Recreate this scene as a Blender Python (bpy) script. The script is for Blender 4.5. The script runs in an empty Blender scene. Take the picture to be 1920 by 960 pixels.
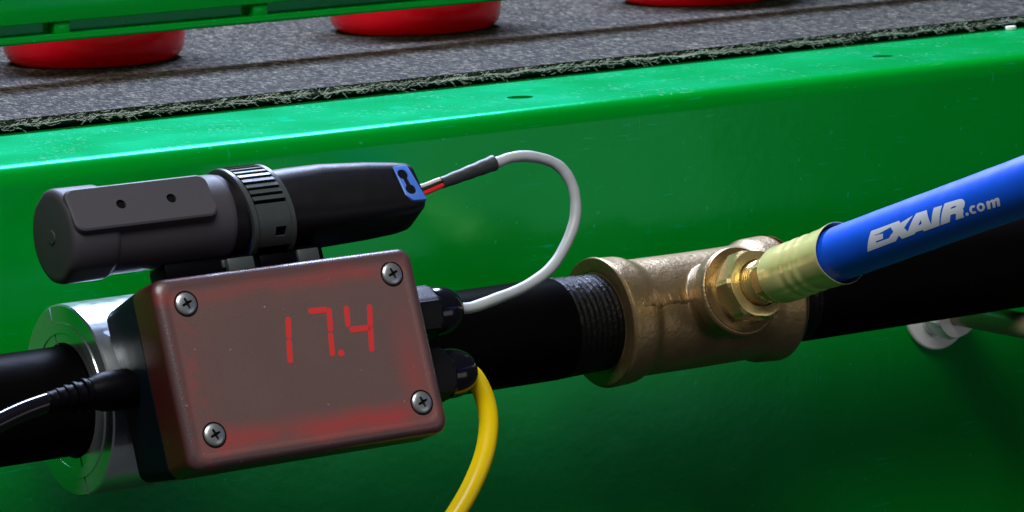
import bpy, bmesh, math, random
from mathutils import Matrix, Vector
from math import sin, cos, radians, pi

S = 0.001                       # everything below is written in millimetres
scene = bpy.context.scene
C = scene.collection
random.seed(7)

# ------------------------------------------------------------------ camera
psi, phi, roll = radians(33), radians(9), radians(1.8748)
d = Vector((sin(psi)*cos(phi), cos(psi)*cos(phi), -sin(phi)))
r = Vector((cos(psi), -sin(psi), 0))
u = r.cross(d)
r2 = r*cos(roll) - u*sin(roll)
u2 = r*sin(roll) + u*cos(roll)
cam = bpy.data.objects.new('camera', bpy.data.cameras.new('camera'))
C.objects.link(cam)
M = Matrix((( r2.x, u2.x, -d.x), (r2.y, u2.y, -d.y), (r2.z, u2.z, -d.z))).to_4x4()
M.translation = Vector((-673.287, -1025.544, 219.401))*S
cam.matrix_world = M
cam.data.sensor_width = 36
cam.data.lens = 36*7200/1920
cam.data.clip_start = 0.05
cam.data.clip_end = 50
cam.data.dof.use_dof = True
cam.data.dof.focus_distance = 1.195
cam.data.dof.aperture_fstop = 56
scene.camera = cam

# ------------------------------------------------------------------ world and lamps
world = bpy.data.worlds.new('World'); scene.world = world; world.use_nodes = True
bg = world.node_tree.nodes['Background']
bg.inputs[0].default_value = (0.9, 0.95, 1.0, 1)
bg.inputs[1].default_value = 0.035

def area(name, loc, target, sx, sy, power, col):
    l = bpy.data.lights.new(name, 'AREA'); l.shape = 'RECTANGLE'
    l.size, l.size_y, l.energy, l.color = sx, sy, power, col
    o = bpy.data.objects.new(name, l); C.objects.link(o)
    o.location = loc
    o.rotation_euler = (Vector(target)-Vector(loc)).to_track_quat('-Z', 'Y').to_euler()
    return o
area('overhead_softbox', (0.22, 0.58, 0.72), (0.02, 0.08, 0), 0.55, 0.26, 21, (0.73, 0.86, 1.26))
area('front_softbox', (-0.45, -0.55, 0.95), (0.0, 0, 0.02), 0.7, 0.5, 13.0, (1.0, 0.97, 0.93))
area('added_right_fill', (0.56, -0.98, -0.06), (0.02, 0.04, 0.02), 0.5, 0.32, 0.42, (1.0, 0.98, 0.94))  # fill lamp added for soft plate reflections and to light washer and ferrule

vs = scene.view_settings
vs.view_transform = 'Standard'; vs.look = 'None'; vs.gamma = 1; vs.exposure = 0
vs.use_curve_mapping = False
scene.cycles.max_bounces = 8

# ------------------------------------------------------------------ materials
class Nd:
    def __init__(s, name):
        s.m = bpy.data.materials.new(name); s.m.use_nodes = True
        s.t = s.m.node_tree; s.b = s.t.nodes['Principled BSDF']
    def n(s, typ, ins=None, **props):
        x = s.t.nodes.new(typ)
        for k, v in props.items(): setattr(x, k, v)
        for k, v in (ins or {}).items(): s.set(x, k, v)
        return x
    def set(s, x, k, v):
        i = x.inputs[k]
        if isinstance(v, bpy.types.NodeSocket): s.t.links.new(v, i)
        else: i.default_value = v
    def p(s, **kw):
        for k, v in kw.items(): s.set(s.b, k.replace('_', ' '), v)
    def coord(s, scale=(1, 1, 1)):
        c = s.n('ShaderNodeTexCoord')
        m = s.n('ShaderNodeMapping', {'Vector': c.outputs['Object'], 'Scale': scale})
        return m.outputs[0]
    def noise(s, scale, detail=3, rough=0.5, vec=None, dist=0):
        x = s.n('ShaderNodeTexNoise', {'Scale': scale, 'Detail': detail, 'Roughness': rough, 'Distortion': dist})
        s.t.links.new(vec or s.coord(), x.inputs['Vector'])
        return x.outputs['Fac']
    def ramp(s, fac, stops):
        x = s.n('ShaderNodeValToRGB', {'Fac': fac})
        e = x.color_ramp.elements
        while len(e) < len(stops): e.new(0.5)
        for q, (pos, c) in zip(e, stops):
            q.position = pos
            q.color = (c, c, c, 1) if isinstance(c, (int, float)) else (*c, 1)
        return x.outputs['Color']
    def mix(s, f, a, b):
        x = s.n('ShaderNodeMix', data_type='RGBA')
        s.set(x, 0, f)
        for i, v in ((6, a), (7, b)):
            s.set(x, i, v if isinstance(v, bpy.types.NodeSocket) else (*v, 1))
        return x.outputs[2]
    def math(s, op, a, b=0.0, c=0.0, clamp=False):
        x = s.n('ShaderNodeMath', operation=op, use_clamp=clamp)
        for i, v in enumerate((a, b, c)): s.set(x, i, v)
        return x.outputs[0]
    def bump(s, h, strength, dist, normal=None):
        x = s.n('ShaderNodeBump', {'Height': h, 'Strength': strength, 'Distance': dist})
        if normal is not None: s.t.links.new(normal, x.inputs['Normal'])
        s.set(s.b, 'Normal', x.outputs[0])
        return x.outputs[0]
def col(*c): return (*c, 1)

def simple(name, c, rough, metal=0.0, spec=0.5, bump=None, var=0.0, coat=0.0, scale=400, ior=1.5):
    k = Nd(name)
    k.p(IOR=ior)
    if var:
        k.set(k.b, 'Base Color', k.mix(k.noise(scale*0.4, 4), tuple(x*(1-var) for x in c), tuple(min(1, x*(1+var)) for x in c)))
    else:
        k.p(Base_Color=col(*c))
    k.p(Metallic=metal)
    k.set(k.b, 'Specular IOR Level', spec)
    k.set(k.b, 'Roughness', k.math('ADD', k.math('MULTIPLY', k.noise(scale*0.6, 4), 0.16), max(0.02, rough-0.08)))
    if coat:
        k.set(k.b, 'Coat Weight', coat); k.set(k.b, 'Coat Roughness', 0.12)
    if bump: k.bump(k.noise(bump[0], 4, 0.6), 1.0, bump[1]*S)
    return k.m

MT = {}
# glossy green enamel with dust flecks, fine scratches and slight orange peel
k = Nd('green_enamel')
fl = k.ramp(k.noise(900, 2, 0.5, k.coord((1, .45, 1))), [(0.0, 0.0), (0.60, 0.0), (0.66, 1.0)])
patch = k.ramp(k.noise(45, 3, 0.6), [(0.0, 0.0), (0.47, 0.0), (0.60, 1.0)])
geo = k.n('ShaderNodeNewGeometry')
sep = k.n('ShaderNodeSeparateXYZ', {0: geo.outputs['Normal']})
upw = k.math('MULTIPLY', k.math('GREATER_THAN', sep.outputs[2], 0.9), 0.55)
dust = k.math('MULTIPLY', k.math('MULTIPLY', fl, patch), upw, clamp=True)
wv = k.coord((1, 1, 1))
sc1 = k.ramp(k.noise(60, 5, 0.6, k.coord((1, 1, 14))), [(0, 0.0), (0.645, 0.0), (0.675, 1.0)])
sc3 = k.ramp(k.noise(50, 5, 0.6, k.coord((16, 1, 1))), [(0, 0.0), (0.655, 0.0), (0.685, 1.0)])
sc2 = k.ramp(k.noise(26, 2, 0.5), [(0, 0.0), (0.45, 0.0), (0.60, 0.8)])
scr = k.math('MULTIPLY', k.math('MAXIMUM', sc1, sc3), sc2)
base = k.mix(k.ramp(k.noise(7, 2), [(.3, 0), (.7, 1)]), (0.0, 0.215, 0.008), (0.0, 0.27, 0.018))
base = k.mix(scr, base, (0.0, 0.36, 0.13))
spk = k.ramp(k.noise(420, 1, 0.5), [(0.0, 0.0), (0.755, 0.0), (0.785, 0.6)])
base = k.mix(spk, base, (0.02, 0.38, 0.16))
smu = k.math('MULTIPLY', k.ramp(k.noise(18, 5, 0.65, k.coord((1, 1, 2))), [(0, 0), (.52, 0), (.75, .35)]), 1.0)
base = k.mix(smu, base, (0.0, 0.30, 0.045))
base = k.mix(dust, base, (0.18, 0.45, 0.36))
bm0 = k.n('ShaderNodeBump', {'Height': k.noise(14, 2), 'Strength': 0.5, 'Distance': 1.2*S}).outputs[0]
bmp = k.n('ShaderNodeBump', {'Height': k.noise(260, 3), 'Strength': 0.4, 'Distance': 0.09*S, 'Normal': bm0}).outputs[0]
dif = k.n('ShaderNodeBsdfDiffuse', {'Color': base, 'Normal': bmp})
gl = k.n('ShaderNodeBsdfGlossy', {'Color': col(0.04, 0.80, 0.48), 'Roughness': k.math('ADD', k.math('MULTIPLY', k.noise(30, 4), 0.12), 0.20), 'Normal': bmp})
fr = k.n('ShaderNodeFresnel', {'IOR': 1.45, 'Normal': bmp})
ms = k.n('ShaderNodeMixShader', {0: fr.outputs[0], 1: dif.outputs[0], 2: gl.outputs[0]})
cl = k.n('ShaderNodeBsdfGlossy', {'Color': col(0.32, 0.95, 0.85), 'Roughness': 0.15, 'Normal': bmp})
m2 = k.n('ShaderNodeMixShader', {0: 0.022, 1: ms.outputs[0], 2: cl.outputs[0]})
k.t.links.new(m2.outputs[0], k.t.nodes['Material Output'].inputs['Surface'])
MT['green'] = k.m

k = Nd('belt_top')
g1 = k.noise(1350, 2, 0.8, k.coord((1, .2, 1)))
sp = k.ramp(g1, [(0.36, (.002, .002, .0015)), (0.47, (.014, .0132, .0105)), (0.56, (.052, .0485, .037)), (0.68, (.27, .25, .185))])
sp2 = k.ramp(k.noise(120, 4, 0.6), [(0.3, 0.75), (0.7, 1.1)])
mm = k.n('ShaderNodeMix', {0: 1.0, 6: sp, 7: sp2}, data_type='RGBA', blend_type='MULTIPLY')
k.set(k.b, 'Base Color', mm.outputs[2])
k.p(Roughness=0.8, IOR=1.2)
k.bump(g1, 0.6, 0.25*S)
MT['belt_top'] = k.m
k = Nd('belt_core')
g1 = k.noise(900, 4, 0.7, k.coord((0.5, 1, 1)))
k.set(k.b, 'Base Color', k.ramp(g1, [(0.38, (0.003, 0.004, 0.004)), (0.62, (0.018, 0.024, 0.024)), (0.78, (0.12, 0.14, 0.14))]))
k.p(Roughness=0.9); k.bump(g1, 1.0, 0.5*S)
MT['belt_core'] = k.m
MT['fibre'] = simple('pale_fibre', (0.88, 0.80, 0.84), 0.7, var=0.12)
MT['red'] = simple('red_glazed_plastic', (0.95, 0.002, 0.018), 0.10, spec=0.4, scale=60)
rb_ = MT['red'].node_tree.nodes['Principled BSDF']
rb_.inputs['Subsurface Weight'].default_value = 0.75
rb_.inputs['Subsurface Radius'].default_value = (1.0, 0.03, 0.04)
rb_.inputs['Subsurface Scale'].default_value = 0.03
MT['black_pipe'] = simple('black_lacquered_steel', (0.0022, 0.002, 0.002), 0.42, spec=0.5, ior=1.05, bump=(160, 0.06), scale=150)
k = Nd('black_thread')
k.p(Base_Color=col(0.004, 0.004, 0.004))
nz = k.noise(300, 4, 0.7, k.coord((1.6, 1, 1)))
k.set(k.b, 'Roughness', k.ramp(nz, [(0.3, 0.5), (0.7, 0.2)]))
k.set(k.b, 'IOR', 1.22)
k.bump(nz, 1.0, 0.9*S)
MT['black_thread'] = k.m
k = Nd('cast_bronze')
n1 = k.noise(70, 5, 0.65); n2 = k.noise(700, 3, 0.6)
k.set(k.b, 'Base Color', k.mix(n1, (0.17, 0.108, 0.040), (0.36, 0.27, 0.15)))
k.p(Metallic=0.75)
k.set(k.b, 'Roughness', k.ramp(n1, [(0.2, 0.46), (0.8, 0.34)]))
b1 = k.bump(n1, 0.8, 0.9*S); k.bump(n2, 0.7, 0.16*S, b1)
MT['bronze'] = k.m
k = Nd('machined_bronze')
n1 = k.noise(300, 3, 0.6)
k.set(k.b, 'Base Color', k.mix(n1, (0.16, 0.10, 0.04), (0.34, 0.24, 0.12)))
k.p(Metallic=0.8, Roughness=0.38); k.bump(k.noise(1100, 2), 0.7, 0.12*S)
MT['bronze_face'] = k.m
MT['brass'] = simple('turned_brass', (0.72, 0.56, 0.24), 0.26, metal=0.8, bump=(500, 0.03), var=0.12)
MT['brass_ferrule'] = simple('pale_brass', (0.97, 0.88, 0.36), 0.20, metal=0.38, bump=(140, 0.03), var=0.10)
MT['blue_hose'] = simple('blue_hose_rubber', (0.002, 0.095, 0.80), 0.42, spec=0.6, bump=(120, 0.05), var=0.1)
MT['print'] = simple('pale_blue_white_print', (0.72, 0.80, 0.95), 0.5, var=0.05)
MT['alu'] = simple('polished_aluminium', (0.80, 0.88, 0.93), 0.20, metal=0.87, bump=(220, 0.03), var=0.08)
MT['steel'] = simple('zinc_plated_steel', (0.90, 0.95, 0.97), 0.40, metal=0.25, bump=(300, 0.03), var=0.1)
MT['screw_steel'] = simple('stainless_screw', (0.46, 0.50, 0.53), 0.34, metal=0.85, bump=(900, 0.02), var=0.1)
MT['dark_steel'] = simple('oiled_dark_steel', (0.42, 0.33, 0.22), 0.30, metal=0.45, bump=(300, 0.06), var=0.3)
MT['navy'] = simple('navy_black_plastic', (0.0025, 0.0065, 0.012), 0.52, spec=0.5, ior=1.22, bump=(1300, 0.10))
MT['black_plastic'] = simple('black_plastic', (0.0018, 0.0018, 0.003), 0.42, spec=0.5, ior=1.12, bump=(1400, 0.05))
MT['logger_grey'] = simple('charcoal_plastic', (0.048, 0.046, 0.056), 0.55, spec=0.3, bump=(1500, 0.05))
MT['logger_black'] = simple('logger_black_plastic', (0.003, 0.003, 0.0045), 0.45, spec=0.5, ior=1.35, bump=(1500, 0.04))
MT['strap'] = simple('dark_grey_nylon', (0.044, 0.055, 0.058), 0.40, spec=0.45, bump=(800, 0.06), var=0.15)
MT['hole_shade'] = simple('black_shade_fill', (0.002, 0.002, 0.002), 0.8, spec=0.1)  # flat black that paints the shade inside holes and recesses
MT['blue_insert'] = simple('blue_plastic_insert', (0.055, 0.17, 0.62), 0.42, var=0.06)
MT['blue_edge'] = simple('deep_blue_gasket', (0.01, 0.04, 0.28), 0.4)
MT['grey_cable'] = simple('pale_grey_cable', (0.38, 0.415, 0.43), 0.42, var=0.06, bump=(300, 0.04))
MT['shrink'] = simple('charcoal_heat_shrink', (0.020, 0.024, 0.024), 0.5, bump=(400, 0.12))
MT['red_wire'] = simple('red_wire', (0.55, 0.012, 0.014), 0.35)
MT['black_wire'] = simple('black_wire', (0.01, 0.01, 0.01), 0.35)
MT['white_wire'] = simple('white_wire', (0.55, 0.55, 0.5), 0.4)
MT['yellow'] = simple('yellow_cable', (0.86, 0.62, 0.002), 0.30, spec=0.4, var=0.04)
MT['gland'] = simple('matt_black_nylon', (0.005, 0.0055, 0.007), 0.36, spec=0.5, ior=1.22, bump=(1400, 0.05))
MT['cord'] = simple('glossy_black_cord', (0.004, 0.004, 0.008), 0.14, spec=0.5)
MT['chip'] = simple('white_plastic_chip', (0.75, 0.8, 0.78), 0.5)
k = Nd('red_led'); k.p(Base_Color=col(0.30, 0.02, 0.02), Roughness=0.5)
k.set(k.b, 'Emission Color', col(1.0, 0.028, 0.030)); k.set(k.b, 'Emission Strength', 0.22)
MT['led'] = k.m
MT['lid'] = None   # made with the box

# ------------------------------------------------------------------ mesh helpers
class MB:
    def __init__(s): s.v = []; s.f = []
    def add(s, vs_, fs):
        o = len(s.v); s.v += [Vector(q) for q in vs_]
        s.f += [tuple(o+i for i in f) for f in fs]
        return s
    def loft(s, rings, cap0=True, cap1=True, closed=False):
        n = len(rings[0]); vs_ = [p for rg in rings for p in rg]; fs = []
        m = len(rings)
        for i in range(m if closed else m-1):
            a, b = i*n, ((i+1) % m)*n
            for j in range(n):
                j2 = (j+1) % n
                fs.append((a+j, a+j2, b+j2, b+j))
        if not closed:
            if cap0: fs.append(tuple(range(n))[::-1])
            if cap1: fs.append(tuple((m-1)*n+i for i in range(n)))
        return s.add(vs_, fs)
    def lathe(s, prof, seg=64, o=(0, 0, 0), ax=(1, 0, 0), e1=None, caps=True, wob=None):
        ax = Vector(ax).normalized(); o = Vector(o)
        e1 = Vector(e1) if e1 else (Vector((0, 1, 0)) if abs(ax.y) < 0.9 else Vector((0, 0, 1)))
        e1 = (e1-ax*e1.dot(ax)).normalized(); e2 = ax.cross(e1)
        rings = []
        for a, rr_ in prof:
            ring = []
            for i in range(seg):
                t = 2*pi*i/seg
                q = rr_*(1+(wob(a, t) if wob else 0))
                ring.append(o+ax*a+e1*(q*cos(t))+e2*(q*sin(t)))
            rings.append(ring)
        return s.loft(rings, caps, caps)
    def tube(s, pts, rad, seg=12, caps=True):
        P = [Vector(p) for p in pts]; n = len(P)
        R_ = rad if isinstance(rad, (list, tuple)) else [rad]*n
        rings = []; e = None
        for i in range(n):
            t = (P[min(i+1, n-1)]-P[max(i-1, 0)]).normalized()
            if e is None:
                e = t.orthogonal().normalized()
            e = (e-t*e.dot(t)).normalized(); f = t.cross(e)
            rings.append([P[i]+(e*cos(2*pi*j/seg)+f*sin(2*pi*j/seg))*R_[i] for j in range(seg)])
        return s.loft(rings, caps, caps)
    def box(s, x0, x1, y0, y1, z0, z1):
        v = [(x, y, z) for x in (x0, x1) for y in (y0, y1) for z in (z0, z1)]
        return s.add(v, [(0, 1, 3, 2), (4, 6, 7, 5), (0, 4, 5, 1), (2, 3, 7, 6), (0, 2, 6, 4), (1, 5, 7, 3)])
    def prism(s, poly, fn, h0, h1):
        # poly of (a,b); fn(a,b,h)->point
        n = len(poly)
        v = [fn(a, b, h0) for a, b in poly]+[fn(a, b, h1) for a, b in poly]
        f = [tuple(range(n))[::-1], tuple(range(n, 2*n))]+[(i, (i+1) % n, n+(i+1) % n, n+i) for i in range(n)]
        return s.add(v, f)

def catmull(pts, k=8):
    P = [Vector(p) for p in pts]; out = []
    for i in range(len(P)-1):
        a, b, c, e = P[max(i-1, 0)], P[i], P[i+1], P[min(i+2, len(P)-1)]
        for j in range(k):
            t = j/k
            out.append(0.5*((2*b)+(c-a)*t+(2*a-5*b+4*c-e)*t*t+(3*b-a-3*c+e)*t**3))
    out.append(P[-1]); return out

BASE = {}
def thing(name, label, cat, base=(0, 0, 0), tilt=0.0, origin=(0, 0, 0), group=None):
    """Empty at a thing's base. Design frame: origin (world mm), rotated about X by -tilt; base is in design coordinates."""
    o = bpy.data.objects.new(name, None); C.objects.link(o)
    Rm = Matrix.Rotation(-tilt, 3, 'X')
    o.location = (Vector(origin)+Rm @ Vector(base))*S
    o.rotation_euler = (-tilt, 0, 0)
    o.empty_display_size = 0.01
    o['label'] = label; o['category'] = cat
    if group: o['group'] = group
    BASE[o.name] = Vector(base)
    return o
def mesh_from(mb, base, sharp=35, smooth=True, bevel=0, bseg=2, name='mesh'):
    me = bpy.data.meshes.new(name)
    me.from_pydata([(q-base)*S for q in mb.v], [], mb.f)
    bm = bmesh.new(); bm.from_mesh(me)
    bmesh.ops.recalc_face_normals(bm, faces=bm.faces)
    if bevel:
        es = [e for e in bm.edges if len(e.link_faces) == 2 and e.calc_face_angle(0) > radians(30)]
        bmesh.ops.bevel(bm, geom=es, offset=bevel*S, segments=bseg, profile=0.5, affect='EDGES', clamp_overlap=True)
    bm.to_mesh(me); bm.free()
    if smooth:
        for p_ in me.polygons: p_.use_smooth = True
        me.set_sharp_from_angle(angle=radians(sharp))
    return me
def part(name, mb, mat, parent, label=None, kind=None, **kw):
    base = BASE[parent.name]
    me = mesh_from(mb, base, name=name, **kw)
    me.materials.append(MT[mat] if isinstance(mat, str) else mat)
    o = bpy.data.objects.new(name, me); C.objects.link(o); o.parent = parent
    BASE[o.name] = base
    if label: o['label'] = label
    if kind: o['kind'] = kind
    return o
def cut(o, cutters):
    """boolean difference, applied at once; cutters are MB in the same coordinates"""
    base = BASE[o.name]; tmp = []
    dep = None
    for c in cutters:
        me = mesh_from(c, base, smooth=False, name='cutter')
        co = bpy.data.objects.new('cutter', me); C.objects.link(co); tmp.append(co)
        co.parent = o.parent
        m = o.modifiers.new('cut', 'BOOLEAN'); m.operation = 'DIFFERENCE'; m.solver = 'EXACT'; m.object = co
    bpy.context.view_layer.update()
    dg = bpy.context.evaluated_depsgraph_get()
    me = bpy.data.meshes.new_from_object(o.evaluated_get(dg))
    o.modifiers.clear(); old = o.data; o.data = me; bpy.data.meshes.remove(old)
    for c in tmp:
        m_ = c.data; bpy.data.objects.remove(c); bpy.data.meshes.remove(m_)
    for p_ in me.polygons: p_.use_smooth = True
    me.set_sharp_from_angle(angle=radians(30))
def rrect(x0, x1, z0, z1, rad, k=5):
    out = []
    for cx, cz, a0 in ((x1-rad, z1-rad, 0), (x0+rad, z1-rad, 90), (x0+rad, z0+rad, 180), (x1-rad, z0+rad, 270)):
        for i in range(k+1):
            a = radians(a0+90*i/k); out.append((cx+rad*cos(a), cz+rad*sin(a)))
    return out

# ================================================================== LARGE STRUCTURE
ZF = 66.0       # flange top
YP = 45.0       # front of the green side plate
X0, X1 = -420.0, 620.0

# ---- green conveyor side plate (bent sheet, rounded top edge, two bolt holes)
t = thing('conveyor_side_plate', 'bright green painted bent steel side plate behind the pipe and control box', 'side plate', ((X0+X1)/2, YP+40, -330))
prof = [(YP, -330)]
for i in range(0, 11):
    a = radians(180-9*i); prof.append((YP+7+7*cos(a), ZF-7+7*sin(a)))
prof += [(240, ZF), (240, ZF-3)]
for i in range(0, 9):
    a = radians(90+11.25*i); prof.append((YP+7+4*cos(a), ZF-7+4*sin(a)))
prof += [(YP+3, -330)]
NX = 40
mb = MB().loft([[(X0+(X1-X0)*i/NX, y, z) for y, z in prof] for i in range(NX+1)])
pl = part('bent_sheet', mb, 'green', t, sharp=50)
cut(pl, [MB().lathe([(-6, 4.6), (6, 4.6)], 32, (48.6, 77.7, ZF), (0, 0, 1)),
         MB().lathe([(-6, 3.9), (6, 3.9)], 32, (212.3, 82.5, ZF), (0, 0, 1))])

# ---- conveyor belt
t = thing('conveyor_belt', 'grey speckled conveyor belt with a frayed fibrous black edge', 'conveyor belt', ((X0+X1)/2, 230, ZF))
YB = 121.3
mb = MB().loft([[(x, y, z) for y, z in ((YB+0.25, ZF+3.9), (YB, ZF+4.8), (YB+30, ZF+4.8), (YB+420, ZF+4.8), (YB+420, ZF+3.9))] for x in (X0, X1)])
part('wear_surface', mb, 'belt_top', t, sharp=20)
rings = []
n = 700
for i in range(n+1):
    x = X0+(X1-X0)*i/n
    w = 0.08*sin(x*0.41)+0.07*sin(x*0.93+1)+random.uniform(-.05, .05)
    w2 = random.uniform(-.05, .05)
    rings.append([(x, YB+0.5+w2*0.3, ZF+3.9), (x, YB+0.15-0.2*w, ZF+3.0+0.4*w), (x, YB-0.25+w2, ZF+2.6+0.5*w), (x, YB+0.6+w2, ZF+1.7+0.3*w),
                  (x, YB+3.2, ZF+1.3), (x, YB+5, ZF+0.02), (x, YB+420, ZF+0.02), (x, YB+420, ZF+3.9)])
part('belt_carcass', MB().loft(rings), 'belt_core', t, sharp=60)
mb = MB()
for i in range(1500):
    long_ = i < 60
    x = random.uniform(-150, 335); L = random.uniform(9, 22) if long_ else random.uniform(.5, 2.2)
    wav = 0.25*sin(x*0.41)+0.2*sin(x*.17)
    z = ZF+2.95+wav+random.gauss(0, 0.3 if long_ else 0.75); pts = []
    kk = max(3, int(L/1.0)); slope = 0 if long_ else random.gauss(0, .45)
    ph = random.uniform(0, 6)
    for j in range(kk+1):
        xx = x+L*j/kk
        zz = z+0.25*sin(xx*0.41)-0.25*sin(x*.41)+slope*(xx-x)+.12*sin(j*1.3+ph)+random.uniform(-.08, .08)
        pts.append((xx, YB-0.30-random.uniform(0, .10)-(0 if long_ else .12*j/kk), min(zz, ZF+4.4)))
    mb.tube(pts, random.uniform(.04, .07) if long_ else random.uniform(.03, .055), 4)
part('frayed_fibres', mb, 'fibre', t, kind='stuff', label='pale loose fibres fraying out of the belt edge')

# ---- green guide rail above the belt
YR = 213.0; RZ = -2.0
t = thing('guide_rail', 'green guide rail hanging above the conveyor belt, cut by the top edge', 'guide rail', (0, YR, 87.3))
RX0, RX1 = X0, 118.0
RX1 = X1
mb = MB().box(RX0, RX1, YR, YR+8, 94.2+RZ, 110+RZ)
part('upper_plate', mb, 'green', t, bevel=0.5)
mb = MB().box(RX0, RX1, YR+6, YR+8, 88.5+RZ, 94.6+RZ)
part('recessed_web', mb, 'green', t)
mb = MB().box(RX0, RX1, YR-0.8, YR+8, 87.2+RZ, 89.9+RZ)
part('lower_lip', mb, 'green', t, bevel=0.7, bseg=3)
tab = MB().box(-57.5-3, -57.5+3, YR+1.2, YR+6.2, 89.7+RZ, 94.4+RZ)  # tabs made up in place of bright spot reflections along the recess
tb = part('reflection_tab', tab, 'green', t, bevel=0.3)
for kx in (-3, -2, -1, 1, 2, 3, 4, 5, 6):
    c = tb.copy(); C.objects.link(c); c.parent = t; c.location.x = kx*81.8*S

# ---- red containers standing on the belt
ZT = ZF+4.8
red_spots = [(-17.5, 268.5, 'shiny red round container at the left end, half hidden by the green rail'),
             (127.5, 272.5, 'shiny red round container in the middle of the row, under the rail end'),
             (271.0, 277.5, 'shiny red round container at the top right, only its base showing')]
proto = None
for x, y, lb in red_spots:
    t = thing('red_container', lb, 'container', (x, y, ZT), group='red containers standing on the conveyor belt')
    if proto is None:
        RR = 35.3
        pr = [(0, 0.01), (0, 27), (0.2, 29.0)]
        for i in range(0, 11):
            a = radians(-90+9*i); pr.append((6.2+6.0*sin(a), RR-7.2+6.0*cos(a)))
        pr += [(12.5, RR-.4), (14, RR-0.5), (15.2, RR-0.4), (16.5, RR), (22, RR+.3), (32, RR+1.5), (36, RR+3)]
        for i in range(1, 9):
            a = radians(11.25*i); pr.append((36+4*sin(a), RR-1+4*cos(a)))
        pr.append((40, 0.01))
        proto = part('body', MB().lathe(pr, 96, (x, y, ZT), (0, 0, 1)), 'red', t, sharp=60)
        cap = part('grip_ring', MB().lathe([(36.2, RR+2.9), (36.6, RR+3.8), (38, RR+3.8), (38.4, RR+2.6)], 96, (x, y, ZT), (0, 0, 1), caps=False), 'red', t)
    else:
        for src in (proto, cap):
            c = src.copy(); C.objects.link(c); c.parent = t

# ================================================================== PIPEWORK
def thread(mb_prof, a0, a1, r0, r1, pitch=2.2, depth=0.55):
    nn = int(abs(a1-a0)/pitch*6)
    for i in range(nn+1):
        f = i/nn
        ph = (f*abs(a1-a0)/pitch) % 1.0
        mb_prof.append((a0+(a1-a0)*f, r0+(r1-r0)*f-depth*abs(2*ph-1)))
RP = 16.7
t = thing('steel_pipe', 'black lacquered steel pipe running left from the bronze tee, behind the control box', 'pipe', (-190, 0, 0), group='black pipe run')
part('barrel', MB().lathe([(-420, RP-3), (-420, RP), (6, RP), (8, RP-.3)], 96, wob=lambda a, q: 0.002*sin(3*q+a*.05)), 'black_pipe', t)
pr = [(7.5, RP-.35)]; thread(pr, 8, 31, RP-.05, RP-.9); pr.append((34, RP-1.5))
part('thread', MB().lathe(pr, 128, wob=lambda a, q: random.uniform(-.0035, .0035)), 'black_thread', t, sharp=70)
t = thing('steel_pipe', 'black lacquered steel pipe running right from the bronze tee, behind the blue hose', 'pipe', (250, 0, 0), group='black pipe run')
part('barrel', MB().lathe([(106, RP-.3), (108, RP), (620, RP), (620, RP-3)], 96), 'black_pipe', t)
pr = [(88, RP-1.5)]; thread(pr, 92, 106, RP-.9, RP-.05); pr.append((106.5, RP-.35))
part('thread', MB().lathe(pr, 128, wob=lambda a, q: random.uniform(-.003, .003)), 'black_thread', t, sharp=70)

# ---- bronze tee
BT = radians(18.8); XT = 62.0
A = Vector((0, -cos(BT), sin(BT)))
t = thing('tee_fitting', 'rough cast bronze tee fitting joining the two black pipes', 'tee fitting', (XT, 0, 0))
def arc(a, r0, r1, x0, x1, k=5):   # soft shoulder
    return [(x0+(x1-x0)*i/k, r0+(r1-r0)*(0.5-0.5*cos(pi*i/k))) for i in range(k+1)]
pr = [(25.6, 15)]+[(25.6, 20.9), (26.0, 21.4), (27, 21.6), (33.5, 21.3)]+arc(0, 21.2, 19.5, 34, 39)+[(62, 19.3), (82, 19.3)]+arc(0, 19.4, 20.9, 84, 88)+[(95, 21.3), (96, 20.9), (96.4, 20.2), (96.4, 15)]
mb = MB().lathe(pr, 96, wob=lambda a, q: 0.006*sin(2*q+a*.07)+0.004*sin(5*q-a*.13))
mb.lathe([(0, 12.6), (18, 12.7), (22.5, 13.0), (24.5, 14.2), (26, 14.9), (30.6, 15.0), (31.6, 14.4)], 80, (XT, 0, 0), A, e1=(1, 0, 0))
for v in mb.v: v.z -= 0.5
body = part('cast_body', mb, 'bronze', t)
m = body.modifiers.new('r', 'REMESH'); m.mode = 'VOXEL'; m.voxel_size = 0.45*S
m = body.modifiers.new('s', 'SMOOTH'); m.factor = 0.5; m.iterations = 3
bpy.context.view_layer.update()
me = bpy.data.meshes.new_from_object(body.evaluated_get(bpy.context.evaluated_depsgraph_get()))
body.modifiers.clear(); body.data = me
for p_ in me.polygons: p_.use_smooth = True
# machined end faces
part('end_face', MB().lathe([(26.5, 16.6), (25.4, 16.9), (25.3, 17.3), (25.3, 21.0), (25.5, 21.25), (26.2, 21.4)], 96, caps=False), 'bronze_face', t)
part('end_face', MB().lathe([(96.2, 21.0), (96.7, 20.8), (96.7, 16.9), (96, 16.6)], 96, caps=False), 'bronze_face', t)
part('branch_face', MB().lathe([(31.2, 14.2), (31.75, 14.0), (31.75, 11.9), (31.0, 11.6)], 80, (XT, 0, 0), A, e1=(1, 0, 0), caps=False), 'bronze_face', t)
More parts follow.
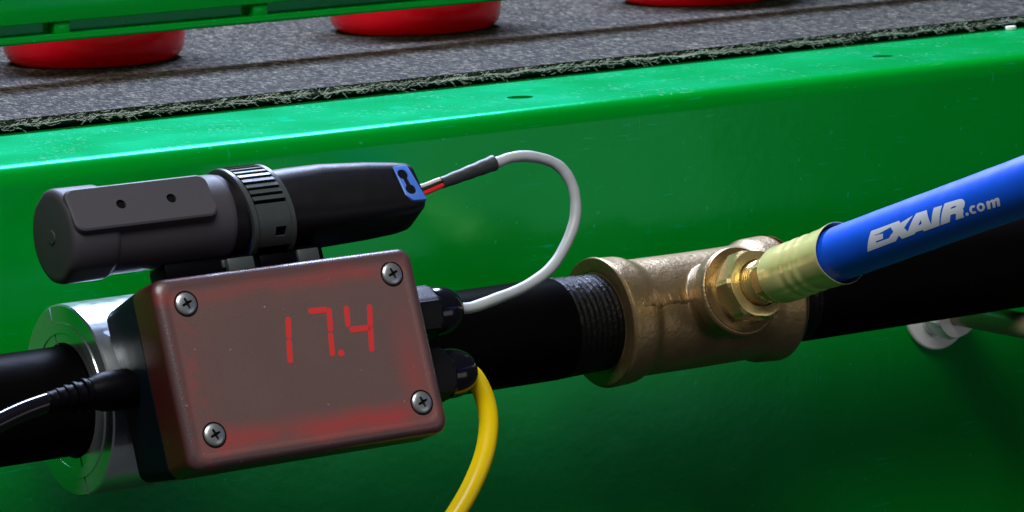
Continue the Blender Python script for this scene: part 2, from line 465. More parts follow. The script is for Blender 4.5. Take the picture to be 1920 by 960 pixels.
# casting parting line along the front and a crumb of flash underneath
def on_body(x, ang, rad):       # ang from front (-Y) towards up
    return Vector((x, -rad*cos(ang), rad*sin(ang)))
rings = []
for i in range(61):
    x = 30+ (50.5-30)*i/60
    a0 = radians(19.5+1.0*sin(i*.2)+.25*sin(i*.9)+random.uniform(-.25, .25))
    hgt = (.24+.12*sin(i*.7)+.15*sin(i*1.9+1)+random.uniform(-.06, .06))*min(1, i/4, (60-i)/4)
    rb = 21.35 if x < 34 else (19.45+1.8*max(0, (39-x)/5))
    wd = radians(2.6+.5*sin(i*.4))
    rings.append([on_body(x, a0-wd*.9, rb-.3), on_body(x, a0-wd*.1, rb+hgt), on_body(x, a0+wd*1.2, rb+hgt*.8), on_body(x, a0+wd*5.0, rb-.2)])
part('parting_line', MB().loft(rings), 'bronze_face', t, sharp=80)
rings = []
for i in range(19):
    x = 56+ 15*i/18; e_ = sin(pi*i/18)
    a0 = radians(-84+random.uniform(-2, 2)); hh = e_*random.uniform(.5, 1.3)
    rings.append([on_body(x, a0-.06, 18.4), on_body(x, a0-.03, 18.7+hh), on_body(x, a0+.05, 18.7+hh*.8), on_body(x, a0+.10, 18.4)])
part('casting_flash', MB().loft(rings), 'bronze_face', t, sharp=40)

# ---- brass bushing in the branch
OB = (XT, 0, 0)
Xh = Vector((1, 0, 0)); E2 = A.cross(Xh)
def ap(b, e1_, e2_): return Vector(OB)+A*b+Xh*e1_+E2*e2_
def hexring(b, R_, rot, cut_r=None):
    out = []
    for i in range(48):
        th = 2*pi*i/48
        loc = (th-rot+pi/6) % (pi/3)-pi/6
        q = R_*cos(pi/6)/cos(loc)
        if cut_r: q = min(q, cut_r)
        out.append(ap(b, q*cos(th), q*sin(th)))
    return out
t = thing('brass_bushing', 'hexagonal brass bushing screwed into the branch of the bronze tee', 'bushing', (XT, -30*cos(BT), 30*sin(BT)))
part('threaded_neck', MB().lathe([(26, 10.8), (33.2, 10.8)], 48, OB, A, e1=(1, 0, 0)), 'brass', t)
HR = 12.4
mb = MB().loft([hexring(b, HR, 0.35, c) for b, c in ((33.0, 10.9), (34.0, 11.4), (34.8, 12.3), (35.2, 20), (39.6, 20), (40.8, 12.0), (41.8, 11.0))]
               + [[ap(42.0, 10.2*cos(2*pi*i/48), 10.2*sin(2*pi*i/48)) for i in range(48)],
                  [ap(42.0, 7.9*cos(2*pi*i/48), 7.9*sin(2*pi*i/48)) for i in range(48)],
                  [ap(40.0, 7.5*cos(2*pi*i/48), 7.5*sin(2*pi*i/48)) for i in range(48)]])
part('hex_head', mb, 'brass', t, sharp=18)

# ---- blue air hose with its coupling
t = thing('air_hose', 'thick blue rubber air hose with white lettering and crimped brass coupling', 'hose', (XT, -46*cos(BT), 46*sin(BT)))
pr = [(39.5, 7.1)]; thread(pr, 40, 48.6, 7.15, 7.35, 1.25, .3); pr.append((49, 6.9))
part('coupling_thread', MB().lathe(pr, 64, OB, A, e1=(1, 0, 0)), 'brass', t, sharp=70)
mb = MB().loft([hexring(b, 8.4, 0.05, c) for b, c in ((47.6, 7.3), (48.4, 8.0), (49.0, 20), (54.2, 20), (55, 7.9), (56, 7.2))])
part('coupling_hex', mb, 'brass', t, sharp=18)
HO = 8.6
pr = [(53.2, 6.6), (53.3, 8.0), (54.0, 8.9), (55.5, 9.35), (62, 9.45)]
for b0 in (66, 71, 76): pr += [(b0-2, 9.42), (b0-1, 9.18), (b0+.5, 9.12), (b0+2, 9.45)]
pr += [(83, 9.55), (86.2, 9.85), (87.6, 10.0), (88.0, 9.95), (87.9, 9.75), (84, 9.2), (80, 8.7)]
def crimp(a, q):
    if 57 < a < 85: return -0.018*max(0, cos(8*q+.4))**3+0.006*sin(3*q+a*.3)
    if a >= 85: return 0.012*sin(4*q+1)
    return 0
part('ferrule', MB().lathe(pr, 96, OB, A, e1=(1, 0, 0), caps=False, wob=crimp), 'brass_ferrule', t, sharp=25)
hp = [(60+i*4, HO) for i in range(46)]
part('hose_wall', MB().lathe(hp, 64, OB, A, e1=(1, 0, 0), wob=lambda a, q: 0.004*sin(a*.35)+0.003*sin(2*q+a*.09)), 'blue_hose', t)
LET = {
'main': [(115.83, 167.81), (130.27, 167.54), (130.83, 173.23), (137.28, 167.34), (132.12, -174.78), (133.13, -165.12), (138.9, 165.46), (144.35, 166.82), (144.8, -162.19), (147.88, 167.88), (152.02, 168.69), (147.95, -154.58), (139.99, -154.36), (139.85, -158.17), (136.54, -158.64), (135.42, -155.8), (129.07, -155.01), (128.43, -163.83), (125.74, -155.04), (110.96, -154.29)],
'e_in': [(118.19, 179.16), (121.54, 177.13), (125.75, 174.32), (126.57, -174.85), (124.2, -168.6), (123.48, -165.68), (116.68, -165.9), (117.1, -168.93), (120.66, -168.96), (121.4, -178.54)],
'a_in': [(138.76, -169.59), (140.83, -178.73), (140.56, -170.01)],
'r': [(153.28, 166.69), (160.64, 168.92), (162.02, 171.52), (162.76, 176.03), (162.75, -178.89), (161.96, -173.24), (161.09, -170.59), (161.14, -166.61), (160.05, -159.19), (159.88, -153.63), (155.85, -154.14), (156.7, -161.01), (157.32, -165.17), (156.6, -167.04), (154.74, -166.94), (152.9, -154.52), (148.49, -154.63)],
'r_in': [(155.57, -178.43), (156.08, 178.94), (158.28, 178.53), (158.46, -179.49), (157.88, -177.98)],
'dot': [(162.51, -156.33), (162.25, -154.99), (161.9, -154.15), (161.54, -153.99), (161.23, -154.53), (161.04, -155.67), (160.99, -157.18), (161.1, -158.75), (161.34, -160.07), (161.67, -160.88), (162.03, -161.04), (162.35, -160.51), (162.56, -159.39), (162.62, -157.9)],
'c': [(166.09, -155.01), (165.66, -153.98), (165.22, -153.38), (164.8, -153.25), (164.41, -153.58), (164.07, -154.37), (163.81, -155.56), (163.63, -157.09), (163.53, -158.86), (163.52, -160.79), (163.59, -162.77), (163.75, -164.69), (163.99, -166.46), (164.29, -167.98), (164.64, -169.18), (165.03, -169.99), (165.45, -170.38), (165.87, -170.31), (166.26, -169.81), (166.61, -168.88), (166.89, -167.59), (166.1, -164.51), (165.94, -165.27), (165.73, -165.66), (165.49, -165.63), (165.24, -165.19), (165.01, -164.38), (164.83, -163.3), (164.71, -162.05), (164.66, -160.77), (164.69, -159.6), (164.79, -158.67), (164.97, -158.07), (165.2, -157.89), (165.45, -158.12), (165.71, -158.76)],
'o': [(170.53, -158.47), (170.21, -156.4), (169.79, -154.64), (169.31, -153.31), (168.8, -152.53), (168.31, -152.35), (167.87, -152.79), (167.51, -153.8), (167.24, -155.32), (167.08, -157.24), (167.03, -159.41), (167.1, -161.68), (167.27, -163.91), (167.55, -165.94), (167.91, -167.65), (168.33, -168.91), (168.8, -169.65), (169.28, -169.82), (169.74, -169.4), (170.15, -168.43), (170.48, -166.96), (170.7, -165.11), (170.78, -162.98), (170.73, -160.72)],
'o_in': [(169.59, -160.07), (169.36, -158.65), (169.06, -157.62), (168.74, -157.13), (168.45, -157.27), (168.23, -158.01), (168.12, -159.23), (168.12, -160.75), (168.23, -162.33), (168.45, -163.73), (168.73, -164.75), (169.04, -165.22), (169.33, -165.08), (169.56, -164.36), (169.7, -163.15), (169.71, -161.65)],
'm': [(172.11, -168.08), (173.55, -168.07), (173.55, -165.58), (174.87, -168.43), (175.61, -166.17), (176.51, -168.08), (177.66, -167.63), (178.09, -163.91), (176.79, -150.07), (175.55, -150.32), (176.49, -162.01), (175.94, -162.39), (174.66, -150.53), (173.47, -150.89), (174.45, -163.39), (173.6, -162.97), (172.4, -151.23), (171.15, -152.08)],
}
hose_empty = t
def lettering(keys, parent):
    """flat outline filled, sliced in narrow strips and laid on the hose"""
    cu = bpy.data.curves.new('outline', 'CURVE'); cu.dimensions = '2D'; cu.fill_mode = 'BOTH'
    for key in keys:
        sp_ = cu.splines.new('POLY'); P = LET[key]; sp_.points.add(len(P)-1); sp_.use_cyclic_u = True
        for q, (b, a) in zip(sp_.points, P): q.co = (b, radians(a % 360)*HO, 0, 1)
    co = bpy.data.objects.new('outline', cu); C.objects.link(co)
    bpy.context.view_layer.update()
    me = bpy.data.meshes.new_from_object(co.evaluated_get(bpy.context.evaluated_depsgraph_get()))
    bpy.data.objects.remove(co); bpy.data.curves.remove(cu)
    bm = bmesh.new(); bm.from_mesh(me)
    lo, hi = min(v.co.y for v in bm.verts), max(v.co.y for v in bm.verts)
    y = lo+0.35
    while y < hi:
        bmesh.ops.bisect_plane(bm, geom=bm.verts[:]+bm.edges[:]+bm.faces[:], plane_co=(0, y, 0), plane_no=(0, 1, 0)); y += 0.35
    x = 112
    while x < 180:
        bmesh.ops.bisect_plane(bm, geom=bm.verts[:]+bm.edges[:]+bm.faces[:], plane_co=(x, 0, 0), plane_no=(1, 0, 0)); x += 2
    base = BASE[parent.name]
    for v in bm.verts:
        th = v.co.y/HO; b = v.co.x
        rr_ = HO*(1+0.004*sin(b*.35)+0.003*sin(2*th+b*.09))+0.07
        v.co = (ap(b, rr_*cos(th), rr_*sin(th))-base)*S
    bmesh.ops.recalc_face_normals(bm, faces=bm.faces)
    bm.to_mesh(me); bm.free(); me.materials.clear(); me.materials.append(MT['print'])
    o = bpy.data.objects.new('printed_lettering', me); C.objects.link(o); o.parent = parent
    for p_ in me.polygons: p_.use_smooth = True
    return o
for ks in (('main', 'e_in', 'a_in'), ('r', 'r_in'), ('dot',), ('c',), ('o', 'o_in'), ('m',)): lettering(ks, t)

# ---- bolt, washer and rod standing out of the side plate below the right pipe
t = thing('standoff_bolt', 'steel standoff bolt with washer and nut on the green plate, lower right', 'bolt', (205, YP, -23))
bo = (205, YP, -23); by = (0, -1, 0)
part('washer', MB().lathe([(0.02, 5.5), (0.02, 14.4), (0.4, 14.9), (1.7, 14.9), (2.1, 14.4), (2.1, 5.5)], 64, bo, by, caps=False), 'steel', t)
def hexr(b, R_, cut_r=99):
    out = []
    for i in range(48):
        th = 2*pi*i/48; loc = (th+pi/6+.25) % (pi/3)-pi/6
        q = min(R_*cos(pi/6)/cos(loc), cut_r)
        out.append(Vector((205+q*cos(th), YP-b, -23+q*sin(th))))
    return out
part('flange', MB().lathe([(2.1, 9.6), (3.2, 9.6), (5.0, 8.4)], 48, bo, by), 'steel', t)
part('nut', MB().loft([hexr(b, 10.2, c) for b, c in ((4.2, 9), (5.0, 99), (11.6, 99), (12.6, 9.0))]), 'steel', t, sharp=18)
part('rod', MB().lathe([(2, 4.6), (60, 4.6), (75, 4.6), (76, 4.0)], 40, bo, by), 'dark_steel', t)

# ================================================================== CLAMP AND CONTROL BOX
TAU = radians(19.9)
t = thing('pipe_clamp', 'polished aluminium split ring clamp round the black pipe behind the box', 'pipe clamp', (-146, 0, 0), TAU)
RC = 29.2
def halfring(side):
    ring = []
    g = 0.42
    def sec(ro, ri):
        out = []
        for i in range(33):
            a = radians(-90+180*i/32); out.append((side*max(g, ro*cos(a)), ro*sin(a)))
        for i in range(33):
            a = radians(90-180*i/32); out.append((side*max(g, ri*cos(a)), ri*sin(a)))
        return out
    mb = MB()
    rg = []
    for x, ro, ri in ((-168, RC-.5, 17.6), (-167.5, RC, 17.05), (-121, RC, 17.05), (-120.5, RC-.5, 17.6)):
        rg.append([(x, y, z) for y, z in sec(ro, ri)])
    mb.loft(rg, True, True)
    return mb
h1 = part('rear_half', halfring(1), 'alu', t, sharp=25)
mb = halfring(-1)
part('front_half', mb, 'alu', t, sharp=25)
part('shoulder_ring', MB().lathe([(-167.9, 23.8), (-168.35, 23.6), (-168.35, 20.6), (-167.9, 20.4)], 64, caps=False), 'alu', t)

BX0, BX1, BV0, BV1 = -164.5, -76.2, -34.4, 22.8
t = thing('display_box', 'smoky red instrument box with lit red digits clamped to the pipe', 'instrument box', ((BX0+BX1)/2, -26, (BV0+BV1)/2), TAU)
box = t
def ring_at(n_, ins, rad, top=0.0, bot=0.0):
    return [(x, -n_, z) for x, z in rrect(BX0+ins, BX1-ins, BV0+ins+bot, BV1-ins-top, rad, 6)]
part('base_shell', MB().loft([ring_at(26, 1.6, 3, .8, 2.2), ring_at(27, 0.9, 3.4, .7, 2.0), ring_at(36, .6, 3.6, .4, 1.2), ring_at(47.2, 0.1, 3.8, .1, .2), ring_at(47.6, 0.45, 3.6)]), 'navy', t, sharp=40)
k = Nd('frosted_red_smoke_lid')
cx, cz = 0.0, 0.0
tc = k.n('ShaderNodeTexCoord'); sp3 = k.n('ShaderNodeSeparateXYZ', {0: tc.outputs['Object']})
W2, H2 = (BX1-BX0)/2*S, (BV1-BV0)/2*S
ux = k.math('DIVIDE', sp3.outputs[0], W2); uz = k.math('DIVIDE', sp3.outputs[2], H2)   # -1..1 over the face
nz = k.noise(55, 3, 0.5); nz2 = k.noise(140, 3, 0.6)
def band(val, c0, w):   # 1 at c0, 0 beyond w
    return k.math('SUBTRACT', 1.0, k.math('DIVIDE', k.math('ABSOLUTE', k.math('SUBTRACT', val, c0)), w), clamp=True)
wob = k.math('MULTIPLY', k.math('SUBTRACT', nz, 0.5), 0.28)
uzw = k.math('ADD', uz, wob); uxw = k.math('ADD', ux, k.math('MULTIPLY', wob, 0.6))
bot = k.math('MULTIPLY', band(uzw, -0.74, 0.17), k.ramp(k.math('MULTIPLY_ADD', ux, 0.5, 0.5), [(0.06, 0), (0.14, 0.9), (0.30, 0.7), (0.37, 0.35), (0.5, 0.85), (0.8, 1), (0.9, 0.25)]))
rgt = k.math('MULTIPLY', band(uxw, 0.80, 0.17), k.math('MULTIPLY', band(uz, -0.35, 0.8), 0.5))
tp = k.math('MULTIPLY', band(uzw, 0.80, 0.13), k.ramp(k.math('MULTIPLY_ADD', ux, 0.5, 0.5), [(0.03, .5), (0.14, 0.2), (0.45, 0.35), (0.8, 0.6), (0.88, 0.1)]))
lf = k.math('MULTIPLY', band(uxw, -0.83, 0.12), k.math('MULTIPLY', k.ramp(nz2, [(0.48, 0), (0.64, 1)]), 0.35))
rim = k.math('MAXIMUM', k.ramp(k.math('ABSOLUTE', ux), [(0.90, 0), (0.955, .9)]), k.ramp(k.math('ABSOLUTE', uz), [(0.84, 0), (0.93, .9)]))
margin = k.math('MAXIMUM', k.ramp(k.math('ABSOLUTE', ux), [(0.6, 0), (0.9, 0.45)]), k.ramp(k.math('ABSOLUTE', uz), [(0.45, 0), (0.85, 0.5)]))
red_glow = k.math('MAXIMUM', k.math('MAXIMUM', bot, rgt), k.math('MAXIMUM', tp, lf))  # LED glow and red see-through tint, both painted into the lid colour
red_glow = k.math('MULTIPLY', red_glow, k.math('MULTIPLY_ADD', nz, 0.7, 0.6), clamp=True)
core = k.mix(nz, (0.118, 0.071, 0.067), (0.142, 0.088, 0.082))
c1 = k.mix(margin, core, (0.165, 0.074, 0.070))
c1 = k.mix(rim, c1, (0.066, 0.034, 0.038))
c2 = k.mix(k.math('MULTIPLY', red_glow, 0.62), c1, (0.48, 0.026, 0.026))
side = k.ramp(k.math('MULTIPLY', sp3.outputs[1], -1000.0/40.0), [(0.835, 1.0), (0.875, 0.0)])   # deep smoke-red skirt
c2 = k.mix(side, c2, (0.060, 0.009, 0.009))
fleck = k.ramp(k.noise(700, 1, 0.5), [(0.765, 0.0), (0.79, 0.5)])
c2 = k.mix(fleck, c2, (0.45, 0.40, 0.36))
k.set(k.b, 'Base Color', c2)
k.set(k.b, 'Roughness', 0.36); k.set(k.b, 'Specular IOR Level', 0.6)
k.set(k.b, 'Coat Weight', 0.3); k.set(k.b, 'Coat Roughness', 0.28)
k.bump(k.noise(1500, 2, 0.7), 0.8, 0.12*S)
MT['lid'] = k.m
rg = [ring_at(47.8, .5, 3.6), ring_at(48.0, 0.0, 4)]
rg += [ring_at(58.8, 0.0, 4)]
for i in range(1, 7):
    a = radians(15*i); rg.append(ring_at(59.0+3.0*sin(a), 2.9*(1-cos(a)), 4.0))
rg += [ring_at(62.0, 3.5, 3.6), ring_at(61.65, 4.2, 3.2), ring_at(61.6, 5.0, 3.0)]
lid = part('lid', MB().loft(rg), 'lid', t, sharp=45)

# lid screws (black ring painting the recess shade, domed head with a cross slot)
spots = [(-154.9, 14.5), (-84.7, 15.1), (-154.7, -24.6), (-84.2, -24.6)]
sx, sz = spots[0]
rec = sc_ = None
for i, (x, z) in enumerate(spots):
    if i == 0:
        rec = part('screw_well_shade', MB().lathe([(61.3, 3.85), (61.72, 3.85), (61.74, 3.7), (61.62, 3.4), (61.3, 3.35)], 40, (sx, 0, sz), (0, -1, 0), caps=False), 'hole_shade', lid)
        pr = [(60.5, 3.3), (61.7, 3.32)]
        for j in range(1, 8):
            a = radians(90*j/7); pr.append((61.75+0.75*sin(a), max(.01, 3.32*cos(a)**.8)))
        sc_ = part('screw', MB().lathe(pr, 40, (sx, 0, sz), (0, -1, 0)), 'screw_steel', t)
        def slot(ang):
            m_ = MB(); ca, sa = cos(ang), sin(ang)
            for sgn in (0,):
                P = [(-1.75, -.30), (-1.2, -.38), (0, -.5), (1.2, -.38), (1.75, -.30), (1.75, .30), (1.2, .38), (0, .5), (-1.2, .38), (-1.75, .30)]
                m_.prism(P, lambda a, b, h: Vector((sx+a*ca-b*sa, -h, sz+a*sa+b*ca)), 61.6, 64)
            return m_
        cut(sc_, [slot(0.35), slot(0.35+pi/2+.001)])
        sc_.data.materials.clear(); sc_.data.materials.append(MT['screw_steel'])
        core_ = part('slot_shade', MB().lathe([(61.55, 1.9), (61.68, 1.9)], 20, (sx, 0, sz), (0, -1, 0)), 'hole_shade', sc_)  # black disc painting the shade in the cross slot
    else:
        dx, dz = (x-sx)*S, (z-sz)*S
        for src, par in ((rec, lid), (sc_, t)):
            c = src.copy(); C.objects.link(c); c.parent = par; c.location = (dx, 0, dz)
            if src is sc_:
                c.rotation_euler = (0, 0, 0)
                c2_ = core_.copy(); C.objects.link(c2_); c2_.parent = c

# lit digits 17.4
def seg(p, q, w=.88):
    p, q = Vector((p[0], p[1])), Vector((q[0], q[1])); e = (q-p).normalized(); nn = Vector((-e.y, e.x)); out = []
    pts = []
    for i in range(9):
        a = pi/2+pi*i/8; pts.append(p+e*(.9+.9*cos(a)*1.0)+nn*(w*sin(a)*(1 if abs(sin(a)) < .99 else 1)))
    for i in range(9):
        a = -pi/2+pi*i/8; pts.append(q-e*.9+e*(.9*cos(a))+nn*(w*sin(a)))
    return [(v.x, v.y) for v in pts]
def digit(name, polys):
    mb = MB()
    for P in polys: mb.prism(P, lambda a, b, h: Vector((a, -h, b)), 61.4, 61.66)
    part(name, mb, 'led', t, smooth=False)
digit('digit_one', [seg((-122.64, 6.6), (-123.95, 0.0)), seg((-123.98, -0.1), (-125.25, -7.2))])
digit('digit_seven', [seg((-115.6, 7.35), (-108.9, 7.1)), seg((-108.5, 7.6), (-109.65, 0.3)), seg((-109.76, 0.2), (-110.75, -7.0))])
digit('decimal_point', [[(-107.63+1.05*cos(2*pi*i/20), -6.38+1.05*sin(2*pi*i/20)) for i in range(20)]])
digit('digit_four', [seg((-102.55, 7.5), (-103.45, 1.0), .85), seg((-103.2, 0.15), (-95.9, -0.05)), seg((-94.6, 6.9), (-95.9, 0.2)), seg((-95.9, 0.3), (-97.3, -7.3))])

# cable glands on the right side
def gland(v_, name='cable_gland'):
    y0, z0 = -44.0, v_
    def gr(x, R_, c=99, nseg=12, rot=0.26):
        out = []
        for i in range(72):
            th = 2*pi*i/72; st = 2*pi/6; loc = (th-rot+st/2) % st-st/2
            out.append((x, y0+min(R_*cos(st/2)/cos(loc), c)*cos(th), z0+min(R_*cos(st/2)/cos(loc), c)*sin(th)))
        return out
    g = part(name, MB().lathe([(-79, 7.4), (-74.5, 7.4), (-74.5, 6.8)], 40, (0, y0, z0)), 'black_plastic', box)
    part('nut', MB().loft([gr(-76.2, 8.5, 7.8), gr(-75.4, 8.5), gr(-64.6, 8.45), gr(-63.6, 8.4, 7.9), gr(-63.0, 8.3, 7.6)]), 'gland', g, sharp=18)
    pr = [(-63.6, 7.65), (-62, 7.7)]
    for j in range(1, 9):
        a = radians(10*j); pr.append((-62+8.4*sin(a), 2.8+4.9*cos(a)))
    pr += [(-53.4, 2.6), (-54.5, 2.2)]
    part('dome', MB().lathe(pr, 60, (0, y0, z0)), 'cord', g)
gland(4.6); gland(-15.0)

# ---- power plug on the left side of the box
def w2b(p):  # world mm -> box design frame
    return Matrix.Rotation(TAU, 3, 'X') @ Vector(p)
t = thing('power_plug', 'black moulded power plug and cord entering the left side of the box', 'power plug', (-164.6, -34, 8.2))
part('plug_body', MB().tube([(-164.2, -34, 8.2), (-165, -34, 8.2), (-171, -34, 8.25), (-174, -34, 8.3), (-176.5, -34, 8.3), (-178, -34, 8.3)], [5.6, 6.0, 6.0, 5.8, 5.0, 4.5], 32), 'black_plastic', t)
sr = catmull([(-176, -34, 8.3), (-182, -34, 8.1), (-187.5, -34, 7.8), (-192.3, -34, 7.4)], 6)
part('strain_relief', MB().tube(sr, [4.5-1.6*i/(len(sr)-1) for i in range(len(sr))], 24), 'black_plastic', t)
for i in range(5):
    q = sr[4+i*3]; rad = 4.4-0.42*i
    part('relief_rib', MB().tube([(q.x+1.0, q.y, q.z), (q.x+.8, q.y, q.z), (q.x-.3, q.y, q.z), (q.x-.5, q.y, q.z)], [rad, rad+.55, rad+.55, rad], 24), 'black_plastic', t)
part('cord', MB().tube(catmull([(-189, -34, 7.7), (-192.3, -34, 7.5), (-199.4, -34.5, 6.3), (-207.4, -35.0, 4.2), (-219, -36, .6), (-245, -40, -10), (-290, -50, -34)], 6), 2.9, 20), 'cord', t)

# ================================================================== LOGGER
TL = radians(39)
ax = Vector((0, -23.1, 53.8))
t = thing('data_logger', 'black and charcoal stick-shaped data logger lying along the box top', 'data logger', (-122, 12, 0), TL, ax)
log = t
def lsec(x, a0, a1, f0, f1, rad): return [(x, -f, a) for f, a in rrect(f0, f1, a0, a1, rad, 6)]
def capr(x, R_, fl=0.0):
    out = []
    for i in range(72):
        th = 2*pi*i/72; q = R_
        cap_ = R_*(1-fl)
        yy, zz = q*cos(th), q*sin(th)
        zz = max(-cap_, min(cap_, zz))
        out.append((x, yy, zz))
    return out
part('end_cap', MB().loft([capr(-182.0, 11.8, .02), capr(-181.8, 12.9, .03), capr(-181.2, 13.7, .03), capr(-180, 14.1, .03), capr(-168, 14.0, .03), capr(-166.6, 13.5, .02), capr(-166.2, 12.6)]), 'logger_grey', t, sharp=50)
part('button', MB().lathe([(-182.35, .01), (-182.35, 1.9), (-182.2, 2.1), (-181.9, 2.15)], 32, (0, 0, 0)), 'logger_grey', t)
part('barrel', MB().lathe([(-168, 13.0), (-129.0, 13.0), (-127.4, 12.8), (-126.6, 12.2), (-126.4, 11)], 72), 'logger_grey', t)
rg = []
def plate(f, ins, rad): return [(x, -f, a) for x, a in rrect(-181.4+ins, -134.2-ins, -7.4+ins, 7.4-ins, rad, 6)]
sp_ = part('sensor_plate', MB().loft([plate(9, 0, 3.2), plate(13.2, 0, 3.2), plate(14.0, .25, 3.0), plate(14.4, .8, 2.6)]), 'logger_grey', t, sharp=50)
cut(sp_, [MB().lathe([(10, 1.55), (16, 1.55)], 28, (x, 0, .1), (0, -1, 0)) for x in (-164.7, -148.1)])
for hx in (-164.7, -148.1):
    part('sensor_hole_shade', MB().lathe([(9.5, 1.54), (13.6, 1.54)], 28, (hx, 0, .1), (0, -1, 0)), 'hole_shade', sp_)  # black plug in each hole, painting its inner shade
part('neck', MB().lathe([(-129, 12.6), (-118, 12.9), (-117, 11)], 64), 'logger_black', t)
part('gasket', MB().lathe([(-122.0, 12.6), (-121.8, 12.98), (-110.2, 12.98), (-110, 12.6)], 64), 'blue_edge', t)
bd = MB().loft([lsec(-114, -11.0, 10.8, -11, 11, 8.0), lsec(-103.5, -11.4, 11.0, -11, 11, 7.5), lsec(-92, -11.4, 10.6, -11, 10.9, 6.2), lsec(-76, -11.0, 9.2, -10, 10.6, 5.4), lsec(-66, -10.6, 7.6, -8.6, 10.5, 4.6),
                lsec(-62.6, -10.2, 6.6, -7.4, 10.5, 4.0), lsec(-61.3, -9.6, 6.0, -6.6, 10.1, 3.6), lsec(-60.9, -8.8, 5.2, -5.8, 9.4, 3.2)])
part('battery_body', bd, 'logger_black', t, sharp=40)
# blue insert with figure-eight window
def bl(ins):
    P = [(-68.6, 4.3), (-63.3, 4.3), (-61.6+.25, -8.8), (-66.2, -8.6), (-68.3, -6.2)]
    return P
ins_ = part('port_insert', MB().prism(bl(0), lambda a, b, h: Vector((a, -h, b)), 9.0, 10.85), 'blue_insert', t, bevel=.5, bseg=2, smooth=True)
def disc(cx_, cz_, rad): return MB().lathe([(9.9, rad), (12, rad)], 28, (cx_, 0, cz_), (0, -1, 0))
wm = MB().prism([(-66.9, .6), (-65.3, .2), (-64.9, -4.2), (-66.5, -4.6)], lambda a, b, h: Vector((a, -h, b)), 9.9, 12)
cut(ins_, [disc(-66.3, .9, 1.75), wm, disc(-65.7, -4.6, 1.75)])
part('port_window', MB().prism([(-68, 2.9), (-64.4, 2.9), (-63.8, -6.8), (-67.6, -6.4)], lambda a, b, h: Vector((a, -h, b)), 9.2, 9.98), 'blue_edge', ins_)

# ---- strap holding the logger and its foot plate
t = thing('strap_clamp', 'ribbed dark grey nylon strap wrapped round the data logger', 'strap', (-114, -26, 23), TAU)
strap_root = t
ao = Matrix.Rotation(TAU, 3, 'X') @ ax     # logger axis in the box frame
SX0, SX1 = -123.4, -109.0
SKEW = math.tan(radians(10))
def skew(mb_):
    for v in mb_.v: v.x -= (v.z-ao.z)*SKEW
    return mb_
bn = part('band', skew(MB().lathe([(SX0, 12.4), (SX0, 13.15), (SX1, 13.15), (SX1, 12.4)], 96, ao)), 'black_plastic', t, sharp=30)  # blacker than the teeth, to paint the shade in the gaps between them
def sdir(al): return Vector((0, -sin(al), cos(al)))      # al from up (0) to front (90)
for xa, xb in ((SX0-.1, SX0+1.7), (SX1-1.7, SX1+.1)):
    part('edge_rail', skew(MB().lathe([(xa, 12.6), (xa, 14.1), (xa+.3, 14.4), (xb-.3, 14.4), (xb, 14.1), (xb, 12.6)], 96, ao)), 'strap', t, sharp=30)
tooth = None
for i in range(11):
    al = radians(-2+i*8.6)
    def tp_(a_, rr_, x): return Vector(ao)+sdir(al+a_)*rr_+Vector((x, 0, 0))
    w0 = radians(3.3)
    ring = lambda x: [tp_(-w0*.75, 12.9, x), tp_(-w0*.75, 14.35, x), tp_(w0*.8, 14.6, x), tp_(w0*.8, 12.9, x)]
    part('tooth', skew(MB().loft([ring(SX0+1.8), ring(SX1-1.8)])), 'strap', t, smooth=False)
# smooth tongue below the teeth with its slot
rings = []
for i in range(17):
    al = radians(91+i*3.6)
    rings.append([Vector(ao)+sdir(al)*rr_+Vector((x, 0, 0)) for x, rr_ in ((SX0+1.8, 13.4), (SX0+1.8, 14.2), (SX1-1.8, 14.2), (SX1-1.8, 13.4))])
tg = part('tongue', skew(MB().loft(rings)), 'strap', t, sharp=40)
q = Vector(ao)+sdir(radians(128))*14
cut(tg, [MB().box(-114.8, -111.2, q.y-3, q.y+1.5, q.z-1.3, q.z+1.3)])
part('buckle', MB().box(-119, -105, -46, -32, 24.6, 28.6), 'black_plastic', t, bevel=.5)
part('foot_plate', MB().box(-152, -94, -48, -30, 22.6, 24.6), 'black_plastic', t, bevel=.5)
part('saddle', MB().box(-150, -96, -44, -33, 24.5, 30.2), 'black_plastic', t, bevel=.8)
for (xa, xb) in ((-130.6, -121.8), (-106.6, -99.4)):
    f_ = part('foot_bar', MB().box(xa, xb, -47.2, -44.8, 24.8, 28.6), 'strap', t, bevel=.3)
    part('foot_arm', MB().box(xa-.6, xa+2.4, -44.9, -36, 26.4, 28.8), 'strap', f_, bevel=.3)

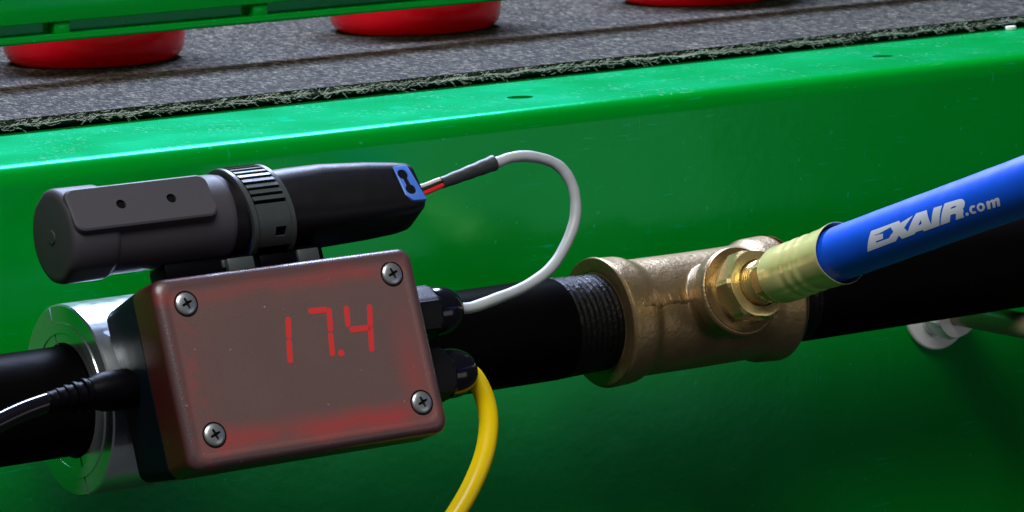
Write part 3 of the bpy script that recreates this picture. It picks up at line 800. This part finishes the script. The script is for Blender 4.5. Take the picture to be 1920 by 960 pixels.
# ================================================================== CABLES
t = thing('sensor_cable', 'pale grey cable looping from the data logger to the upper cable gland', 'cable', (-53.7, -39.8, 19.3))
gp = [(-57, -39.8, 19.4), (-53.7, -39.8, 19.3), (-48.6, -40.0, 19.0), (-39.7, -40.0, 20.6), (-28.0, -39.0, 23.0), (-18.2, -38.0, 27.1), (-10.6, -36.0, 33.6), (-5.3, -34.0, 41.3), (-3.9, -32.0, 49.4), (-6.1, -30.0, 55.9), (-10.3, -28.5, 59.5), (-17.6, -27.4, 61.7), (-24.0, -27, 61.9), (-28.7, -27, 61.0), (-34, -27, 60.0)]
part('sheath', MB().tube(catmull(gp, 8), [1.78+.05*sin(i*.37)+.03*sin(i*1.1) for i in range(len(catmull(gp, 8)))], 20), 'grey_cable', t)
hs = catmull([(-30.4, -27, 60.9), (-39.3, -27, 58.9), (-50.2, -27.2, 56.6)], 8)
part('heat_shrink', MB().tube(hs, [2.55-.75*i/(len(hs)-1)+.08*sin(i*1.7) for i in range(len(hs))], 20), 'shrink', t)
for nm, mt_, off in (('red_wire', 'red_wire', (0, -.75, -.65)), ('black_wire', 'black_wire', (0, 0.0, .35)), ('white_wire', 'white_wire', (0, .35, 1.15))):
    o_ = Vector(off)
    part(nm, MB().tube(catmull([Vector((-47, -27.2, 57.2))+o_*.6, Vector((-51, -27.3, 56.4))+o_, Vector((-56, -27.5, 55.2))+o_*1.1, Vector((-61.5, -27.5, 54.2))+o_*1.3], 5), .78, 12), mt_, t)

t = thing('yellow_cable', 'bright yellow cable hanging down from the lower cable gland', 'cable', (-54.5, -46.6, 0))
yp = [(-58, -46.5, .4), (-54.8, -46.5, 0.2), (-52.2, -47, -2.7), (-50.1, -48.0, -8.5), (-50.3, -50.0, -15.5), (-53.2, -52.0, -23.6), (-57.6, -53.0, -31.1), (-63.6, -54.0, -38.4), (-72, -55.0, -46.5), (-84, -56, -57)]
part('sheath', MB().tube(catmull(yp, 8), 3.05, 24), 'yellow', t)

# small loose chip on the plate edge
t = thing('white_chip', 'tiny white chip lying on the green plate beside the belt edge, far right', 'chip', (304, 119, ZF))
part('flake', MB().prism([(-2.4, -.7), (-.6, -1.3), (1.9, -.9), (2.6, .3), (.8, 1.1), (-1.9, .8)], lambda a, b, h: Vector((304+a*1.0, 117.5+b*1.3, ZF+h)), 0.02, 1.5), 'chip', t, bevel=.3)
